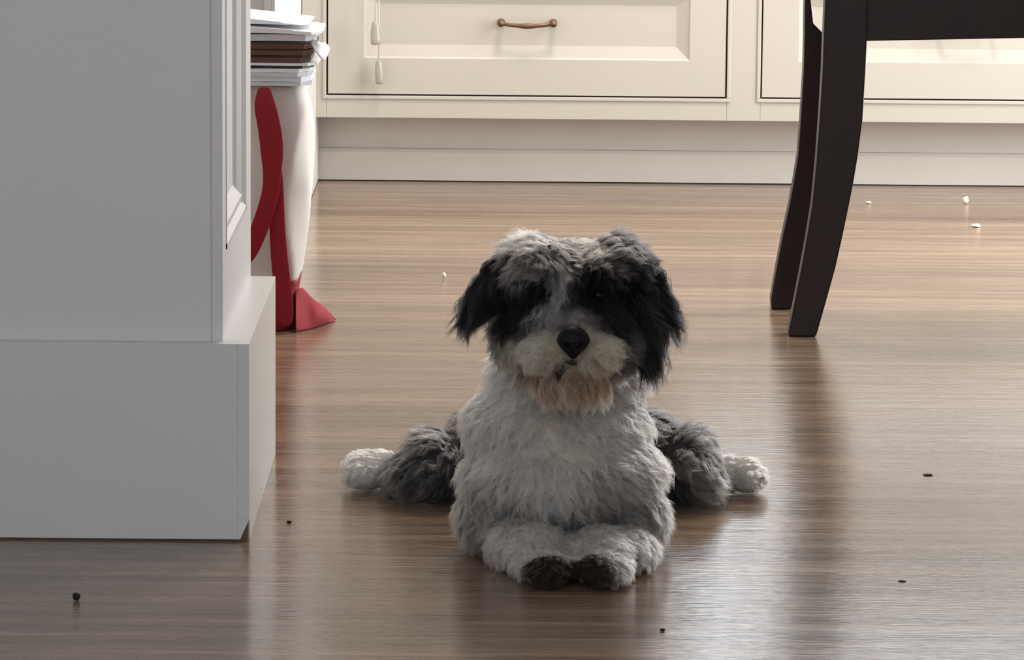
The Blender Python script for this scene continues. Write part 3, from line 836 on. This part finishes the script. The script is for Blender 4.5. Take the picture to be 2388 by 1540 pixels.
M_skin.node_tree.links.new(_at.outputs['Color'], M_skin.node_tree.nodes['Principled BSDF'].inputs['Base Color'])
M_skin.node_tree.nodes['Principled BSDF'].inputs['Roughness'].default_value = 0.95
M_skin.node_tree.nodes['Principled BSDF'].inputs['Specular IOR Level'].default_value = 0.1

S = 7
def make_fur(name, me_, n_locks, kids, parent, region=None, lock_r=0.0034, rad=0.00026, weight=None, Lk=1.0, curl=1.0, extra=None):
    Pt, N_ = sample(me_, n_locks, weight=weight)
    lab = classify(Pt) if region is None else np.full(n_locks, RI[region])
    D, V, L = flow(Pt, N_, lab)
    if extra: D, V, L = extra(Pt, N_, D, V, L)
    C = base_color(Pt, lab)
    side = np.cross(N_, V); side /= np.linalg.norm(side, axis=1)[:, None] + 1e-9
    L = L*Lk*rng.uniform(0.7, 1.3, n_locks)
    ph = rng.uniform(0, 2*math.pi, n_locks); fr_ = rng.uniform(1.0, 1.9, n_locks)
    amp = L*0.13*curl*rng.uniform(0.4, 1.4, n_locks)
    s_ = np.linspace(0, 1, S)
    path = np.zeros((n_locks, S, 3))
    for k, t in enumerate(s_):
        dirn = D*t + (V - D)*0.35*t*t
        p = dirn*L[:, None]
        p = p + side*(amp*(np.sin(ph + fr_*2*math.pi*t) - np.sin(ph)))[:, None]
        p = p + N_*(amp*0.6*(np.cos(ph + fr_*2*math.pi*t) - np.cos(ph))*t)[:, None]
        p[:, 2] -= L*0.16*t*t
        path[:, k] = p
    nk = n_locks*kids
    idx = np.repeat(np.arange(n_locks), kids)
    a_ = rng.uniform(0, 2*math.pi, nk); rr = lock_r*np.sqrt(rng.random(nk))*rng.uniform(0.7, 1.3, n_locks)[idx]
    off = (side[idx]*np.cos(a_)[:, None] + V[idx]*np.sin(a_)[:, None])*rr[:, None]
    ln = rng.uniform(0.75, 1.12, nk)
    frz = rng.normal(0, 1, (nk, 3))*0.0011
    pos = np.zeros((nk, S, 3))
    for k, t in enumerate(s_):
        cl = 1 - 0.72*t**1.1
        pos[:, k] = Pt[idx] - N_[idx]*0.0015 + off*cl + path[idx, k]*ln[:, None] + frz*t
    pos[:, :, 2] = np.maximum(pos[:, :, 2], 0.0012 + 0.001*rng.random((nk, 1)))
    Cc = C[idx]*rng.uniform(0.72, 1.28, (nk, 1))
    dk = rng.random(nk) < 0.08; Cc[dk] *= 0.5
    # lighter root or tip variation belongs to the coat
    cols = np.ones((nk, S, 4)); 
    for k, t in enumerate(s_): cols[:, k, :3] = np.clip(Cc*(0.82 + 0.3*t), 0, 0.95)
    cu = bpy.data.hair_curves.new(name)
    cu.add_curves([S]*nk)
    cu.attributes['position'].data.foreach_set('vector', pos.astype(np.float32).ravel())
    ra = cu.attributes.get('radius') or cu.attributes.new('radius', 'FLOAT', 'POINT')
    rprof = rad*np.array([1.0, 1.0, 0.95, 0.9, 0.75, 0.5, 0.15])
    ra.data.foreach_set('value', np.tile(rprof, nk).astype(np.float32))
    ca = cu.attributes.new('fur_color', 'FLOAT_COLOR', 'POINT')
    ca.data.foreach_set('color', cols.astype(np.float32).ravel())
    cu.materials.append(M_fur)
    o = bpy.data.objects.new(name, cu); COL.objects.link(o)
    if parent is not None: o.parent = parent
    return o
def paint_under(me_, region=None, k=0.55):
    nv = len(me_.vertices); co = np.empty(nv*3); me_.vertices.foreach_get('co', co); co = co.reshape(-1, 3)
    lab = classify(co) if region is None else np.full(nv, RI[region])
    C = np.clip(base_color(co, lab)*k, 0, 1)
    at_ = me_.attributes.new('fur_color', 'FLOAT_COLOR', 'POINT')
    at_.data.foreach_set('color', np.c_[C, np.ones(nv)].astype(np.float32).ravel())

paint_under(body_me)
body_me.materials.clear(); body_me.materials.append(M_skin)
dog = bpy.data.objects.new('dog', body_me); COL.objects.link(dog)
tag(dog, 'fluffy grey, black and white puppy lying on the wooden floor, legs splayed', 'dog')
fw = lambda c: (0.12 + 0.88*(c[:, 1] < 4.62)*np.where(c[:, 1] < 4.22, 1.0, 0.45))*np.where((c[:, 1] < 4.10)*(c[:, 2] > 0.17), 2.0, 1.0)
make_fur('fur', body_me, 18000, 16, dog, weight=fw)

# ears
def ear(pts, widths, d0, thick, nm):
    bm = bmesh.new(); n = len(pts); rings = []
    for i, ((px, py, dd), w) in enumerate(zip(pts, widths)):
        c = P(px, py, d0 + dd); k = (d0 + dd)/F
        nx_ = pts[min(i+1, n-1)]; pv = pts[max(i-1, 0)]
        tx, ty = nx_[0] - pv[0], nx_[1] - pv[1]; l_ = math.hypot(tx, ty); 
        sx, sz = -ty/l_, -tx/l_
        ring = []
        for a in range(14):
            an = 2*math.pi*a/14
            ring.append(bm.verts.new((c.x + sx*math.cos(an)*w*k, c.y + math.sin(an)*thick, c.z + sz*math.cos(an)*w*k)))
        rings.append(ring)
    for i in range(n-1):
        for k in range(14): bm.faces.new((rings[i][k], rings[i][(k+1) % 14], rings[i+1][(k+1) % 14], rings[i+1][k]))
    bm.faces.new(rings[0][::-1]); bm.faces.new(rings[-1])
    bmesh.ops.recalc_face_normals(bm, faces=bm.faces)
    me_ = bpy.data.meshes.new('ear'); bm.to_mesh(me_); bm.free()
    for p in me_.polygons: p.use_smooth = True
    paint_under(me_, 'ear'); me_.materials.append(M_skin)
    o = bpy.data.objects.new('ear', me_); COL.objects.link(o); o.parent = dog
    return o
eL = ear([(1228, 576, 0.02), (1203, 598, 0.0), (1178, 630, -0.01), (1152, 662, -0.012), (1130, 690, -0.01), (1118, 706, -0.008)], [14, 30, 40, 38, 26, 10], 4.13, 0.008, 'ear')
eR = ear([(1445, 576, 0.02), (1470, 598, 0.0), (1492, 640, -0.01), (1502, 690, -0.012), (1500, 745, -0.01), (1496, 780, -0.008)], [14, 30, 40, 40, 30, 12], 4.13, 0.008, 'ear')
def exL(Pt, N_, D, V, L):
    D = D*0.35 + np.array((-0.62, -0.05, -0.75))*0.8; D /= np.linalg.norm(D, axis=1)[:, None]; return D, D, L*0.95
def exR(Pt, N_, D, V, L):
    o_ = (Pt[:, 2] > mz(700))*0.6
    D = D*0.35 + np.c_[0.15 + o_*0.7, np.full(len(o_), -0.05), np.full(len(o_), -0.9)]*0.8; D /= np.linalg.norm(D, axis=1)[:, None]; return D, D, L*1.25
make_fur('ear_fur', eL.data, 520, 22, eL, region='ear', extra=exL, curl=0.8)
make_fur('ear_fur', eR.data, 560, 22, eR, region='ear', extra=exR, curl=0.8)

# nose, eyes, mouth, pads
M_nose = mat('wet_black_nose', (0.006, 0.005, 0.006), 0.5, bump=0.3, bump_scale=900, spec=0.2)
M_eye = mat('dark_brown_eye', (0.006, 0.004, 0.003), 0.12, spec=0.3)
M_pad = mat('dark_paw_pad', (0.03, 0.02, 0.02), 0.6, bump=0.5, bump_scale=300)
M_lip = mat('dark_lip', (0.02, 0.012, 0.012), 0.5)
def blob(name, px, py, d, rx, ry, rz, m, parent, shape=None, sub=4):
    bm = bmesh.new(); bmesh.ops.create_icosphere(bm, subdivisions=sub, radius=1.0)
    c = P(px, py, d); k = d/F
    for v in bm.verts:
        q = v.co.copy()
        if shape: q = shape(q)
        v.co = Vector((q.x*rx*k + c.x, q.y*rz + c.y, q.z*ry*k + c.z))
    return obj(name, bm, m, parent, smooth=True)
def nose_shape(q):
    w = 1.0 if q.z > 0.1 else 1.0 - 0.62*abs(q.z - 0.1)**1.1
    y = q.y; 
    for s in (-1, 1):
        dd = (q.x - s*0.42)**2 + (q.z + 0.12)**2
        if q.y < 0: y += 0.45*math.exp(-dd/0.03)
    y += (0.18*math.exp(-(q.x/0.09)**2) if q.y < 0 and q.z < 0.1 else 0)
    return Vector((q.x*w, y, q.z))
blob('nose', 1337, 800, 4.021, 40, 40, 0.013, M_nose, dog, nose_shape, 5)
blob('mouth', 1337, 842, 4.050, 26, 9, 0.010, M_lip, dog)
for px, py in ((1276, 683), (1396, 687)):
    e = blob('eye', px, py, 4.070, 13, 12, 0.0075, M_eye, dog)
# pads on the soles of the front paws turned towards the viewer
for cx_ in (1278, 1400):
    for dx_, dy_, rx_, ry_ in ((-40, 12, 13, 15), (-14, -2, 14, 17), (14, -1, 14, 17), (38, 12, 13, 15), (0, 28, 26, 15)):
        blob('paw_pad', cx_ + dx_, 1338 + dy_, 3.994 + 0.002*abs(dx_)/40 + 0.004*(abs(dx_) > 20), rx_, ry_, 0.006, M_pad, dog, sub=3)
